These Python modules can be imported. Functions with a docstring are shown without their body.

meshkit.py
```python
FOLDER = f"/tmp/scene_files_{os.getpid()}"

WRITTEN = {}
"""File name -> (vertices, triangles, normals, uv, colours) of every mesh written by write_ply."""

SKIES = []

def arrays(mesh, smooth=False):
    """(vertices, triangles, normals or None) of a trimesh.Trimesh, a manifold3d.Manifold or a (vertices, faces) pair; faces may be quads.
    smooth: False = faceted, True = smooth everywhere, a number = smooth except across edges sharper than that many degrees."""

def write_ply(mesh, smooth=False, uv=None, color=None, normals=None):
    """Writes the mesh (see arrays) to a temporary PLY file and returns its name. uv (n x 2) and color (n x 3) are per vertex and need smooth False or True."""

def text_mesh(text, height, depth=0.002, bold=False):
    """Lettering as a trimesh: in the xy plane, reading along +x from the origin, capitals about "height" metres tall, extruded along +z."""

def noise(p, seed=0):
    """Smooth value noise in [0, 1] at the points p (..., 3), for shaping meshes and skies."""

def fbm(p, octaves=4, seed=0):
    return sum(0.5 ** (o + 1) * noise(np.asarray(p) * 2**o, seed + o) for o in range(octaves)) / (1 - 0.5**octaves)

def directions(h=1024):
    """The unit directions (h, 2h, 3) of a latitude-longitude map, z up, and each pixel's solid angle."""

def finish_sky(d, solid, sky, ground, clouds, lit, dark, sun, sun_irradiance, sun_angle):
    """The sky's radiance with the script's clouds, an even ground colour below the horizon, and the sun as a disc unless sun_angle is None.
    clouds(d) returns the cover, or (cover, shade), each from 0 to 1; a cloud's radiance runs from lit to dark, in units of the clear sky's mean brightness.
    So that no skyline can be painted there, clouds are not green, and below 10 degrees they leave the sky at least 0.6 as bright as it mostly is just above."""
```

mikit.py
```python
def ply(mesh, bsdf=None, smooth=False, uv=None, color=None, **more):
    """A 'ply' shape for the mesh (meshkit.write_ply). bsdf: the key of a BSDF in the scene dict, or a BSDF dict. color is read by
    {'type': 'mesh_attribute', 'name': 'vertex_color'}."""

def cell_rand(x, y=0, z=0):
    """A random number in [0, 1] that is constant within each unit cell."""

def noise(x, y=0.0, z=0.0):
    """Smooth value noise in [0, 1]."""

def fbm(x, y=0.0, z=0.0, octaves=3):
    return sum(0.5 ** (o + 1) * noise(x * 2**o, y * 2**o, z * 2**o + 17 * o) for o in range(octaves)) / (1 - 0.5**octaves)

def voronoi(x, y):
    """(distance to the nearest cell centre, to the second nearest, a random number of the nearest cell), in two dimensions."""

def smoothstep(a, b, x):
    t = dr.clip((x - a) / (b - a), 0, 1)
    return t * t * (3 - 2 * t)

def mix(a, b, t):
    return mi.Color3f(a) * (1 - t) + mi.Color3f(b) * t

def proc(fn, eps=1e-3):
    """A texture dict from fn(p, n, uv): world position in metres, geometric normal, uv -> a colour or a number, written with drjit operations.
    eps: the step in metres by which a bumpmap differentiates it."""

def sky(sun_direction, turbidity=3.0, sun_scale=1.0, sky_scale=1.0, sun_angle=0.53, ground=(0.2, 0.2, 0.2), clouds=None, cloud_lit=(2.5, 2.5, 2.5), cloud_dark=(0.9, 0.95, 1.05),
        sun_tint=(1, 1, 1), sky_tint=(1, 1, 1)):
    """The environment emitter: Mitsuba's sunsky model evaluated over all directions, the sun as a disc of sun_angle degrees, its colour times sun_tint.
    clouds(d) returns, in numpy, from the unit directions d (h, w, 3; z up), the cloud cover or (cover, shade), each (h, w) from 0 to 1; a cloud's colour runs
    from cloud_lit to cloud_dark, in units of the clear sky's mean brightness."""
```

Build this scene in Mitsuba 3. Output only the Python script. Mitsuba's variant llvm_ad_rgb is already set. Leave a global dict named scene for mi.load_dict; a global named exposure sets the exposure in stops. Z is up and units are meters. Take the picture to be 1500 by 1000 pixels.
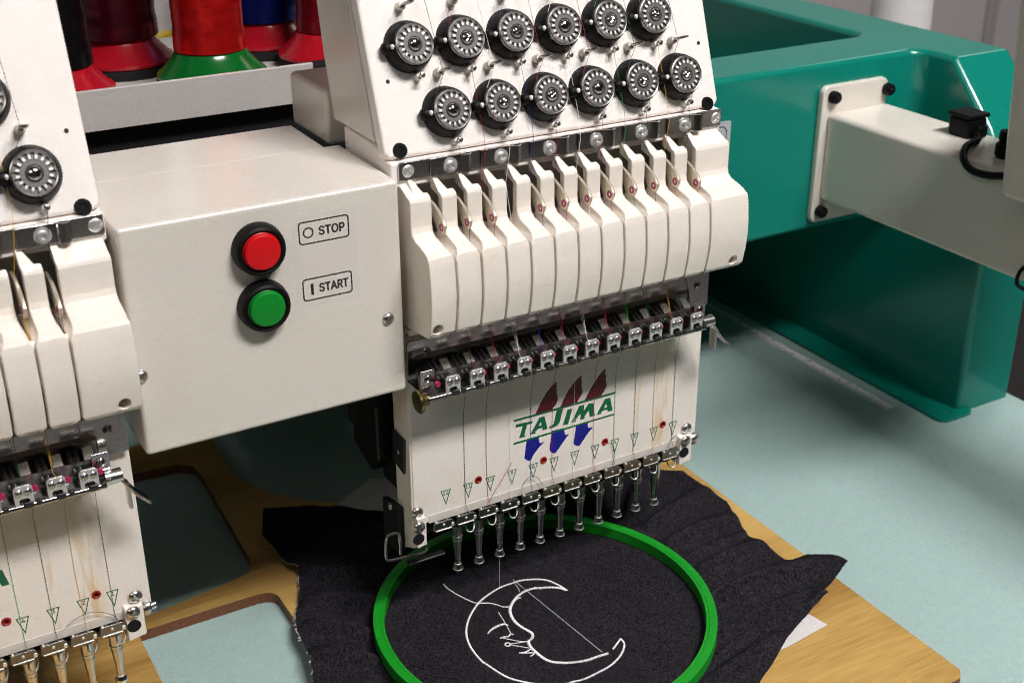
import math, random
import numpy as np, trimesh, mitsuba as mi, mikit, meshkit
import manifold3d as m3
import drjit as dr
from scipy.spatial import Delaunay
import shapely, shapely.geometry as sg
from shapely import affinity

T = mi.ScalarTransform4f
random.seed(4)
RNG = np.random.default_rng(4)
scene, labels = {}, {}

# ------------------------------------------------------------------ camera, light, exposure
EYE = np.array([-0.3709, -0.5812, 0.4058])
FWD = np.array([0.45018, 0.78391, -0.42757])
UP = np.array([0.21539, 0.36937, 0.90398])
scene['camera'] = {'type': 'thinlens', 'fov': 43.37, 'fov_axis': 'x', 'aperture_radius': 0.0016, 'focus_distance': 0.72,
                   'near_clip': 0.02, 'far_clip': 30.0,
                   'to_world': T().look_at(origin=EYE.tolist(), target=(EYE + FWD).tolist(), up=UP.tolist())}
exposure = 0.0
LAMPS = [  # centre x, y, half length, half width, radiance: ceiling lamps outside the frame, the last two added as fill
    (0.33, -1.09, 0.45, 0.17, 68.0, 'wide ceiling lamp panel in front of the embroidery machines'),
    (-1.90, -1.30, 0.65, 0.60, 2.8, 'unseen wide panel added far to the left as fill light'),  # added fill for the faces turned left
    (2.20, 0.80, 0.36, 0.15, 8.0, 'unseen lamp added to brighten the grey wall beyond the teal frame'),  # added to brighten the wall and canister
]
CEIL = 1.75

# ------------------------------------------------------------------ materials
def rgb(*c):
    return {'type': 'rgb', 'value': list(c)}

def pr(color, rough=0.4, metal=0.0, spec=0.5, **kw):
    c = color if isinstance(color, dict) else rgb(*color)
    return {'type': 'twosided', 'b': {'type': 'principled', 'base_color': c, 'roughness': rough, 'metallic': metal, 'specular': spec, **kw}}

def grain(c, amount=0.05, size=0.0012, spots=0.0, stain=(0.55, 0.42, 0.25), streaks=False):
    """Paint: fine orange-peel grain of the coat, and sparse brownish dirt specks."""
    c = np.array(c, float)
    def fn(p, n, uv):
        g = mikit.noise(p.x / size, p.y / size, p.z / size) - 0.5
        b = mikit.fbm(p.x * 31 + 5, p.y * 31, p.z * 31, 2) - 0.5
        v = 1 + amount * g * 2 + amount * 0.5 * b
        col = mi.Color3f(*[float(x) for x in c]) * v
        if spots > 0:
            s = mikit.smoothstep(0.80, 0.9, mikit.fbm(p.x * 190, p.y * 190 + 9, p.z * 190, 2)) * spots
            s += mikit.smoothstep(0.58, 0.8, mikit.fbm(p.x * 42, p.y * 42, p.z * 26 + 3, 3)) * spots * 0.5
            col = mikit.mix(col, mi.Color3f(*stain), dr.clip(s, 0, 1))
        if streaks:
            for x0, w, a in ((0.0545, 0.0022, 0.5), (0.0735, 0.0045, 0.75), (0.0690, 0.0015, 0.4)):
                for dx in (0.0, -0.36):
                    q = (p.x - x0 - dx) / w
                    f = dr.exp(-q * q) * a * mikit.smoothstep(0.25, 0.75, mikit.fbm(p.x * 500, 1.0, p.z * 45 + 3, 3)) * mikit.smoothstep(0.075, 0.02, p.z)
                    col = mikit.mix(col, mi.Color3f(0.62, 0.42, 0.20), f)
        return col
    return mikit.proc(fn)

def wood_fn(p, n, uv):
    w = mikit.fbm(p.x * 7 + 3, p.y * 60, 1.0, 3)
    f = mikit.noise(p.x * 55, p.y * 900, 2.0)
    b = mikit.fbm(p.x * 3, p.y * 17 + 4, 5.0, 2)
    t = dr.clip(0.3 + 0.7 * (w - 0.35) + 0.38 * (f - 0.5) + 1.3 * (b - 0.45), 0, 1)
    return mikit.mix((0.55, 0.35, 0.112), (0.31, 0.165, 0.042), t)

def denim_fn(p, n, uv):
    a = mikit.noise(p.x * 900, p.y * 2600, 1.0)
    b = mikit.noise(p.x * 2600, p.y * 900, 3.0)
    d = mikit.noise((p.x + p.y) * 1300, (p.x - p.y) * 2600, 5.0)
    c = mikit.fbm(p.x * 40, p.y * 40, 2.0, 2)
    t = dr.clip((a * 0.36 + b * 0.36 + d * 0.42 - 0.38) * 2.1, 0, 1)
    t = t * (0.8 + 0.3 * c)
    return mikit.mix((0.0075, 0.0066, 0.0084), (0.037, 0.0335, 0.041), t)

def table_fn(p, n, uv):
    g = mikit.noise(p.x * 1100, p.y * 1100, p.z * 900)
    h = mikit.fbm(p.x * 420, p.y * 260, 4.0, 2)
    b = mikit.fbm(p.x * 9, p.y * 9, 1.0, 3)
    t = dr.clip(0.5 + (g - 0.5) * 0.7 + (h - 0.5) * 0.3 + (b - 0.5) * 0.2, 0, 1)
    return mikit.mix((0.275, 0.39, 0.375), (0.36, 0.475, 0.455), t)

def winding_fn(c0, c1):
    def fn(p, n, uv):
        t = mikit.noise(p.x * 25, p.y * 25, p.z * 2600) * 0.6 + mikit.fbm(p.x * 30, p.y * 30, p.z * 160 + 4, 2) * 0.55 - 0.1
        return mikit.mix(c0, c1, dr.clip(t, 0, 1))
    return mikit.proc(fn)

def wall_fn(p, n, uv):
    return mikit.mix((0.56, 0.51, 0.51), (0.64, 0.585, 0.58), mikit.fbm(p.x * 3, p.y * 3, p.z * 1.2, 3))

MATS = {
    'white_paint': pr(grain((0.645, 0.60, 0.54), 0.035, 0.0010, 0.10), 0.17, clearcoat=1.0, clearcoat_gloss=0.97),
    'panel_paint': pr(grain((0.82, 0.765, 0.725), 0.03, 0.0010, 0.12), 0.42),
    'cover_plastic': pr(grain((0.75, 0.69, 0.62), 0.035, 0.0010, 0.14), 0.33),
    'plate_white': pr(grain((0.76, 0.70, 0.645), 0.035, 0.0010, 0.16, streaks=True), 0.40),
    'grey_white': pr(grain((0.56, 0.545, 0.52), 0.05, 0.0011), 0.40),
    'teal_paint': pr(grain((0.0025, 0.19, 0.145), 0.07, 0.0012), 0.19, spec=0.42, clearcoat=0.55, clearcoat_gloss=0.985),
    'mint_laminate': pr(mikit.proc(table_fn), 0.5),
    'wood_veneer': pr(mikit.proc(wood_fn), 0.45),
    'wood_edge': pr(grain((0.16, 0.055, 0.022), 0.2, 0.0015), 0.55),
    'denim': {'type': 'twosided', 'b': {'type': 'diffuse', 'reflectance': mikit.proc(denim_fn)}},
    'paper': pr(grain((0.62, 0.59, 0.58), 0.05, 0.0016), 0.8, spec=0.2),
    'green_plastic': pr((0.007, 0.25, 0.014), 0.34),
    'black_plastic': pr((0.004, 0.0037, 0.004), 0.5, spec=0.16),
    'black_matte': pr((0.009, 0.009, 0.010), 0.75, spec=0.2),
    'dark_metal': pr((0.05, 0.048, 0.046), 0.35, 0.7),
    'chrome': {'type': 'twosided', 'b': {'type': 'roughconductor', 'material': 'Cr', 'alpha': 0.09}},
    'steel': pr(grain((0.62, 0.60, 0.58), 0.10, 0.0009), 0.26, 1.0),
    'disc_steel': pr((0.27, 0.25, 0.24), 0.40, 0.8),
    'aluminium': pr(grain((0.60, 0.565, 0.55), 0.06, 0.0010), 0.48, 0.35),
    'brass': pr((0.27, 0.21, 0.09), 0.32, 1.0),
    'ivory_metal': pr((0.62, 0.55, 0.44), 0.28, 0.55),
    'pink_ceramic': pr((0.33, 0.015, 0.085), 0.3),
    'red_button': pr((0.56, 0.007, 0.010), 0.30),
    'green_button': pr((0.004, 0.21, 0.022), 0.30),
    'red_cone': pr((0.33, 0.005, 0.013), 0.22),
    'green_cone': pr((0.002, 0.10, 0.014), 0.20),
    'yellow_plastic': pr((0.62, 0.42, 0.02), 0.4),
    'felt': pr(grain((0.12, 0.095, 0.085), 0.35, 0.0012), 0.95, spec=0.1),
    'wind_red': pr(winding_fn((0.42, 0.002, 0.004), (0.75, 0.012, 0.008)), 0.30, 0.68, spec=0.7),
    'wind_maroon': pr(winding_fn((0.012, 0.001, 0.003), (0.12, 0.004, 0.018)), 0.30, 0.68, spec=0.7),
    'wind_blue': pr(winding_fn((0.001, 0.003, 0.05), (0.004, 0.02, 0.26)), 0.30, 0.68, spec=0.7),
    'wind_black': pr(winding_fn((0.002, 0.002, 0.003), (0.010, 0.009, 0.012)), 0.30, 0.68, spec=0.7),
    'wind_crimson': pr(winding_fn((0.14, 0.002, 0.010), (0.30, 0.005, 0.022)), 0.30, 0.68, spec=0.7),
    'print_black': pr((0.012, 0.012, 0.014), 0.5),
    'print_green': pr((0.0, 0.10, 0.042), 0.5),
    'print_maroon': pr((0.115, 0.002, 0.014), 0.5),
    'print_blue': pr((0.004, 0.006, 0.22), 0.5),
    'ring_red': pr((0.26, 0.016, 0.010), 0.35),
    'sticker': pr((0.625, 0.58, 0.535), 0.3),
    'sticker_grey': pr((0.42, 0.45, 0.47), 0.3),
    'thread_white': pr((0.80, 0.78, 0.78), 0.45, spec=0.5),
    'thread_black': pr((0.015, 0.012, 0.014), 0.5),
    'thread_red': pr((0.32, 0.008, 0.015), 0.45),
    'thread_magenta': pr((0.34, 0.008, 0.09), 0.45),
    'thread_blue': pr((0.008, 0.015, 0.26), 0.45),
    'thread_green': pr((0.02, 0.30, 0.03), 0.45),
    'thread_dark_green': pr((0.006, 0.06, 0.03), 0.45),
    'thread_yellow': pr((0.62, 0.36, 0.02), 0.45),
    'clamp_steel': pr((0.20, 0.195, 0.19), 0.28, 1.0),
    'clip_steel': pr(grain((0.56, 0.54, 0.52), 0.12, 0.0014), 0.15, 1.0),
    'band_paint': pr((0.60, 0.55, 0.50), 0.45),
    'foot_steel': pr((0.66, 0.645, 0.62), 0.17, 1.0),
    'bright_steel': pr((0.82, 0.80, 0.78), 0.36, 0.75),
    'cast_grey': pr((0.42, 0.40, 0.375), 0.6),
    'pin_steel': pr((0.36, 0.345, 0.33), 0.2, 1.0),
    'teeth_metal': pr((0.93, 0.91, 0.88), 0.45, 0.35),
    'wall_paint': pr(mikit.proc(wall_fn), 0.6),
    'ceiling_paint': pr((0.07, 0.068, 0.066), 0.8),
    'floor_vinyl': pr((0.16, 0.15, 0.145), 0.5),
}
scene.update(MATS)

# ------------------------------------------------------------------ mesh helpers (everything in millimetres)
EO = m3.FillRule.EvenOdd

def cs(*polys):
    return m3.CrossSection([np.asarray(p, float)[:, :2] for p in polys], EO)

def permute(m, cols, t=(0, 0, 0)):
    A = np.zeros((3, 4))
    for k, (axis, s) in enumerate(cols):      # new coordinate k = s * old[axis]
        A[k, axis] = s
    A[:, 3] = t
    return m.transform(A)

def ext(c, axis, lo, hi, r=0.0, n=8):
    """Extrude a cross-section: axis x takes (y, z) outlines, y takes (x, z), z takes (x, y). r rounds all edges."""
    if r > 0:
        m = c.offset(-r, m3.JoinType.Miter).extrude(hi - lo - 2 * r).translate([0, 0, r]).minkowski_sum(m3.Manifold.sphere(r, n))
    else:
        m = c.extrude(hi - lo)
    if axis == 'x':
        return permute(m, [(2, 1), (0, 1), (1, 1)], (lo, 0, 0))
    if axis == 'y':
        return permute(m, [(0, 1), (2, -1), (1, 1)], (0, hi, 0))
    return m.translate([0, 0, lo])

def rbox(x0, x1, y0, y1, z0, z1, r=1.0, n=12):
    if r <= 0:
        return m3.Manifold.cube([x1 - x0, y1 - y0, z1 - z0]).translate([x0, y0, z0])
    s = m3.Manifold.sphere(r, n)
    return m3.Manifold.batch_hull([s.translate([x, y, z]) for x in (x0 + r, x1 - r) for y in (y0 + r, y1 - r) for z in (z0 + r, z1 - r)])

def rrect(w, h, r, n=5):
    a = [(sx * (w / 2 - r) + r * math.cos(q + k * math.pi / 2 / n), sy * (h / 2 - r) + r * math.sin(q + k * math.pi / 2 / n))
         for sx, sy, q in ((1, 1, 0), (-1, 1, math.pi / 2), (-1, -1, math.pi), (1, -1, 1.5 * math.pi)) for k in range(n + 1)]
    return a

def lathe(profile, n=32):
    """Profile (r, z) from the bottom of the axis to its top, revolved about z."""
    return trimesh.creation.revolve(np.asarray(profile, float), sections=n)

def dome(r, h, base=0.0, n=20, k=5):
    return [(0, base)] + [(r, base)] + [(r * math.cos(i / k * math.pi / 2), base + h * math.sin(i / k * math.pi / 2)) for i in range(1, k)] + [(0, base + h)]

def tube(pts, r, sides=6, closed=False):
    p = np.asarray(pts, float)
    rr = np.broadcast_to(np.asarray(r, float), (len(p),))
    if closed:
        t = np.roll(p, -1, 0) - np.roll(p, 1, 0)
    else:
        t = np.gradient(p, axis=0)
    t /= np.linalg.norm(t, axis=1, keepdims=True) + 1e-12
    u = np.zeros_like(p)
    ref = np.array([0, 0, 1.0]) if abs(t[0, 2]) < 0.9 else np.array([1.0, 0, 0])
    for i in range(len(p)):
        a = ref - t[i] * (ref @ t[i])
        a /= np.linalg.norm(a) + 1e-12
        u[i] = a
        ref = a
    w = np.cross(t, u)
    ang = np.arange(sides) * 2 * np.pi / sides
    v = p[:, None] + rr[:, None, None] * (np.cos(ang)[None, :, None] * u[:, None] + np.sin(ang)[None, :, None] * w[:, None])
    v = v.reshape(-1, 3)
    f = []
    m = len(p)
    for i in range(m if closed else m - 1):
        j = (i + 1) % m
        for k in range(sides):
            l = (k + 1) % sides
            f += [[i * sides + k, i * sides + l, j * sides + l], [i * sides + k, j * sides + l, j * sides + k]]
    if not closed:
        a, b = len(v), len(v) + 1
        v = np.vstack([v, p[:1], p[-1:]])
        for k in range(sides):
            l = (k + 1) % sides
            f += [[a, l, k], [b, (m - 1) * sides + k, (m - 1) * sides + l]]
    return trimesh.Trimesh(v, np.array(f), process=False)

def smooth_path(pts, step=1.0, closed=False):
    """Catmull-Rom through the points, resampled about every step."""
    p = np.asarray(pts, float)
    q = np.vstack([p[-1:], p, p[:2]]) if closed else np.vstack([2 * p[0] - p[1], p, 2 * p[-1] - p[-2]])
    out = []
    for i in range(1, len(q) - 2):
        n = max(2, int(np.linalg.norm(q[i + 1] - q[i]) / step))
        for s in np.arange(n) / n:
            a, b, c, d = q[i - 1], q[i], q[i + 1], q[i + 2]
            out.append(0.5 * (2 * b + (c - a) * s + (2 * a - 5 * b + 4 * c - d) * s * s + (3 * b - a - 3 * c + d) * s ** 3))
    if not closed:
        out.append(q[-2])
    return np.array(out)

def as_tm(m):
    if isinstance(m, trimesh.Trimesh):
        return m
    if hasattr(m, 'to_mesh'):
        q = m.to_mesh()
        return trimesh.Trimesh(np.array(q.vert_properties[:, :3], float), np.array(q.tri_verts), process=False)
    return trimesh.Trimesh(*m, process=False)

def cat(*ms):
    return trimesh.util.concatenate([as_tm(m) for m in ms])

def moved(m, M):
    m = as_tm(m).copy()
    m.apply_transform(M)
    return m

def tr(x=0, y=0, z=0):
    M = np.eye(4)
    M[:3, 3] = (x, y, z)
    return M

def rot(axis, deg):
    return trimesh.transformations.rotation_matrix(math.radians(deg), axis)

def frame(x, y, z, o):
    M = np.eye(4)
    M[:3, 0], M[:3, 1], M[:3, 2], M[:3, 3] = x, y, z, o
    return M

FRONT = lambda x, y, z: frame((1, 0, 0), (0, 0, 1), (0, -1, 0), (x, y, z))   # local z comes out towards -y

def shape(m, mat, smooth=38):
    m = as_tm(m).copy()
    m.apply_scale(0.001)
    return mikit.ply(m, mat, smooth=smooth)

used = {}
def number(base):
    k = used.get(base, 0)
    used[base] = k + 1
    return base if k == 0 else f'{base}_{k:03d}'

def place(ply, M=None):
    if M is None:
        return dict(ply)
    S = np.array(M, float)
    S[:3, 3] *= 0.001
    return {**ply, 'to_world': T(S.tolist())}

def add(name, mesh, mat, parent=None, M=None, smooth=38):
    key = number(f'{parent}__{name}' if parent else name)
    ply = mesh if isinstance(mesh, dict) else shape(mesh, mat, smooth)
    scene[key] = place(ply, M)
    return key

def thing(name, label, cat, group=None, kind=None):
    key = number(name)
    tag(key, label, cat, group, kind)
    return key

def tag(key, label=None, cat=None, group=None, kind=None):
    labels[key] = {k: v for k, v in (('label', label), ('category', cat), ('group', group), ('kind', kind)) if v}

def text(s, h, depth=0.25, bold=False):
    m = meshkit.text_mesh(s, h * 0.001, depth * 0.001, bold)
    m.apply_scale(1000)
    b = m.bounds
    m.apply_translation([-(b[0][0] + b[1][0]) / 2, -(b[0][1] + b[1][1]) / 2, -0.05])
    return m

def poly_print(polys, depth=0.2):
    return cs(*polys).extrude(depth + 0.05).translate([0, 0, -0.05])

# Phillips or hex screw heads, local z outwards
def phillips(r, h):
    d = m3.Manifold.revolve(cs(dome(r, h)), 20)
    cut = rbox(-r * 0.62, r * 0.62, -r * 0.13, r * 0.13, h * 0.45, h * 1.2, 0)
    return d - cut - cut.rotate([0, 0, 90])

def hexscrew(r, h):
    c = m3.Manifold.cylinder(h, r, r * 0.94, 24)
    return c - m3.Manifold.cylinder(h, r * 0.52, r * 0.52, 6).translate([0, 0, h * 0.4])

# ------------------------------------------------------------------ setting: floor, wall, ceiling, lamps
add('floor', rbox(-3500, 4500, -3500, 2600, -880, -860, 0), 'floor_vinyl', smooth=False)
tag('floor', 'dark vinyl floor below the table', kind='structure')
add('wall', rbox(-3500, 4500, 1250, 1300, -860, 1800, 0), 'wall_paint', smooth=False)
tag('wall', 'plain pinkish grey wall behind the machine', kind='structure')
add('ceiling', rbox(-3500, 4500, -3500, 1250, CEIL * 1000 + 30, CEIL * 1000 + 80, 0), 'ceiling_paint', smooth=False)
tag('ceiling', 'ceiling above the machine, coloured dark to cut bounced light', kind='structure')  # near-black colour keeps ceiling bounce low
for x, y, hl, hw, rad, lab in LAMPS:
    k = thing('ceiling_lamp', lab, 'lamp', 'ceiling lamps above the machine')
    z = CEIL * 1000
    add('housing', rbox(1000 * (x - hl) - 20, 1000 * (x + hl) + 20, 1000 * (y - hw) - 20, 1000 * (y + hw) + 20, z + 1, z + 30, 4), 'ceiling_paint', k)
    v = np.array([[x - hl, y - hw, CEIL], [x + hl, y - hw, CEIL], [x + hl, y + hw, CEIL], [x - hl, y + hw, CEIL]])
    key = number(k + '__diffuser')
    scene[key] = {**mikit.ply((v, np.array([[0, 2, 1], [0, 3, 2]])), 'ceiling_paint'), 'emitter': {'type': 'area', 'radiance': rgb(rad, rad * 0.972, rad * 0.95)}}

# ------------------------------------------------------------------ table, ruler, board
ZT, ZB = -108.0, -100.0
k = thing('work_table', 'mint green laminate table top carrying the whole machine', 'table')
add('tabletop', rbox(-1300, 487, -300, 900, ZT - 28, ZT, 1.5), 'mint_laminate', k)
add('leg', rbox(420, 470, -280, -230, -860, ZT - 28.5, 3), 'dark_metal', k)
add('leg', rbox(420, 470, 830, 880, -860, ZT - 28.5, 3), 'dark_metal', k)
RX0, RX1, RY0, RY1 = 374.5, 383.5, 87, 560
add('ruler_strip', rbox(RX0, RX1, RY0, RY1, ZT + 0.02, ZT + 0.3, 0), 'thread_white', k, smooth=False)
marks = [rbox(RX0 + 0.3, RX0 + (6.5 if i % 10 == 0 else 4.6 if i % 5 == 0 else 3.4), RY0 + 1.7 + i * 2.0, RY0 + 2.15 + i * 2.0, ZT + 0.2, ZT + 0.45, 0) for i in range(1, 235)]
marks += [moved(text(str(j), 3.2, 0.2, True), tr(RX1 - 2.2, RY0 + 1.9 + j * 50, ZT + 0.28) @ rot((0, 0, 1), 90)) for j in range(1, 10)]
add('ruler_marks', cat(*marks), 'print_black', k, smooth=False)
tag(k + '__ruler_strip', 'white measuring strip with black marks')

outline = sg.Polygon([(-700, -190), (159, -190), (164.5, -184.5), (164.5, 330), (-700, 330)])
lit = sg.Polygon([(-251, -400), (-251, 97.5), (-172, 97.5), (-172, 97.5)] + [(-171.5 + 10 * math.sin(a), 87 + 10 * math.cos(a)) for a in np.linspace(0, math.pi / 2, 7)] + [(-161.5, 55), (-164.5, 0), (-166, -400)])
dark = sg.Polygon([(-330, 110), (-250, 109), (-190, 118), (-172, 122), (-166, 128), (-163.5, 138), (-158, 262), (-160, 277), (-169, 285), (-330, 300)]).buffer(0)
circle = sg.Polygon([(-133, 420), (-134.5, 300), (-137, 268), (-136, 248), (-130, 227), (-120.5, 208.5), (-102.4, 187), (-76, 166.5), (-40, 145), (0, 138), (60, 150), (110, 190), (120, 420)])
board = outline.difference(lit).difference(dark).difference(circle)
pieces = [g for g in getattr(board, 'geoms', [board]) if g.area > 500]
def shp_ext(g, z0, z1):
    out = []
    for q in getattr(g, 'geoms', [g]):
        polys = [np.array(q.exterior.coords)[:-1]] + [np.array(h.coords)[:-1] for h in q.interiors]
        out.append(cs(*polys).extrude(z1 - z0).translate([0, 0, z0]))
    return cat(*out)
k = thing('wood_board', 'pale wooden insert board with brown cut edges lying on the mint table', 'board')
add('veneer', shp_ext(sg.MultiPolygon(pieces), ZB - 0.6, ZB), 'wood_veneer', k, smooth=False)
add('brown_edge', shp_ext(sg.MultiPolygon(pieces).buffer(0.05), ZT + 0.05, ZB - 0.55), 'wood_edge', k, smooth=False)

# ------------------------------------------------------------------ embroidery head, built once as a list of parts
HEAD, HOLD = [], []
class Holder:
    def __init__(self, name, x=None, parent=None):
        self.name, self.x, self.parent = name, x, parent
def hp(name, mesh, mat, x=None, M=None, parent=None, smooth=38):
    ply = mesh if isinstance(mesh, dict) else shape(mesh, mat, smooth)
    h = Holder(name, x if x is not None else (parent.x if parent else None), parent)
    HEAD.append((h, ply, np.eye(4) if M is None else np.array(M, float)))
    return h

PX = lambda i: -88.0 + 15.0 * i                     # slot and thread lane i, counted from the left (needle 12 - i)
NX = lambda n: -(n - 6.5) * 15.0                    # number n on the face plate
U, N = np.array([0, .333, .943]), np.array([0, -.943, .333])
P0 = np.array([0, 10.9, 225.6])
def PAN(x, t, z=0.0):
    return frame((1, 0, 0), U, N, np.array([x, 0, 0]) + P0 + t * U + z * N)
def pan(x, t, z):
    return np.array([x, 0, 0]) + P0 + t * U + z * N

# case
tp = lambda z: 10.9 + .353 * (z - 225.6)
panel = ext(cs(rrect(215.4, 115, 4)), 'z', -9, 0, 1.6)
hp('tension_panel', moved(panel, PAN(-1.5, 37.6)), 'panel_paint')
hp('side_cover', ext(cs([(tp(214) + 9, 213.2), (69.5, 213.2), (79.4, 247), (92, 312), (tp(312) + 9, 312)]), 'x', -110.0, 107.0, 1.2), 'white_paint')
hp('case_base', ext(cs([(1.8, 191.5), (60, 195.5), (62, 200), (62, 211.6), (14, 210), (7, 205.4), (1.8, 205.4)]), 'x', -107.8, 106.4, 1.4), 'panel_paint')
hp('arm_housing', rbox(-111.4, 100, 78, 132, 196, 227.5, 3), 'white_paint')
hp('head_body', ext(cs([(50.2, 95), (64, 95), (64, 197), (50.2, 197)]), 'x', -103, 101), 'cast_grey')
hole = lathe([(0, 0), (2.2, 0), (2.2, 0.3), (4.1, 0.6), (4.1, 1.0), (4.5, 1.0), (4.5, 0), ], 24)
for x, t in ((-100.4, -16.0), (98, -18.0)):
    hp('panel_bolt', cat(m3.Manifold.cylinder(1.1, 4.1, 3.8, 24) - m3.Manifold.cylinder(2, 2.2, 2.2, 6).translate([0, 0, 0.4])), 'black_plastic', x, PAN(x, t))
for x, t in ((-100.2, 19.4), (98.1, 17.2), (8.2, 29.0)):
    hp('rivet_hole', m3.Manifold.cylinder(0.25, 1.1, 1.1, 14), 'dark_metal', x, PAN(x, t))

# tension dials
dial_base = shape(lathe([(0, 0), (13.4, 0), (13.4, 1.2), (13.0, 3.0), (12.0, 6.6), (11.0, 8.4), (9.4, 8.9), (0, 8.9)], 40), 'black_plastic')
dial_lug = shape(rbox(-16.2, -8, -3.2, 3.2, 0.2, 6.8, 2.6), 'black_plastic')
dial_pin = shape(moved(lathe(dome(1.5, 1.4, 4.5), 16), tr(-11.0, 0.2, 2.6)), 'teeth_metal')
d = m3.Manifold.cylinder(1.3, 10.5, 10.2, 48).translate([0, 0, 8.95])
for i in range(16):
    d -= rbox(6.3, 9.3, -0.95, 0.95, 9.0, 11, 0).rotate([0, 0, i * 22.5 + 6])
d -= m3.Manifold.cylinder(0.5, 6.0, 6.0, 36).translate([0, 0, 10.0])
dial_disc = shape(d, 'disc_steel', 30)
rim = tube([(10.1 * math.cos(a), 10.1 * math.sin(a), 10.15) for a in np.arange(48) * 2 * np.pi / 48], 0.45, 6, True)
dial_rim = shape(rim, 'steel')
teeth = cat(*[rbox(6.4, 9.2, -0.62, 0.62, 0, 0.9, 0.2, 6).rotate([0, 6, 0]).translate([0, 0, 10.2]).rotate([0, 0, i * 22.5 + 17.2]) for i in range(16)])
dial_teeth = shape(teeth, 'teeth_metal')
dial_screw = shape(moved(phillips(3.5, 2.2), tr(0, 0, 10.1)), 'foot_steel')
dial_collar = shape(moved(lathe([(0, 0), (4.0, 0), (4.0, 0.35), (0, 0.35)], 24), tr(0, 0, 10.05)), 'dark_metal')
def dial(x, t, spin):
    h = Holder('tension_dial', x)
    M = PAN(x, t)
    hp('base', dial_base, None, None, M, h)
    hp('lug', dial_lug, None, None, M, h)
    hp('thread_post', dial_pin, None, None, M, h)
    R = M @ rot((0, 0, 1), spin)
    hp('disc', dial_disc, None, None, R, h)
    hp('teeth', dial_teeth, None, None, R, h)
    hp('rim', dial_rim, None, None, M, h)
    hp('washer', dial_collar, None, None, M, h)
    hp('screw', dial_screw, None, None, M @ rot((0, 0, 1), spin * 3), h)
ROW1 = [(-86.0 + 30 * i, 35.5) for i in range(6)]
ROW2 = [(-71.0 + 30 * i, 0.1) for i in range(6)]
for i, (x, t) in enumerate(ROW1 + ROW2):
    dial(x, t, 37 * i % 22)
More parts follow.
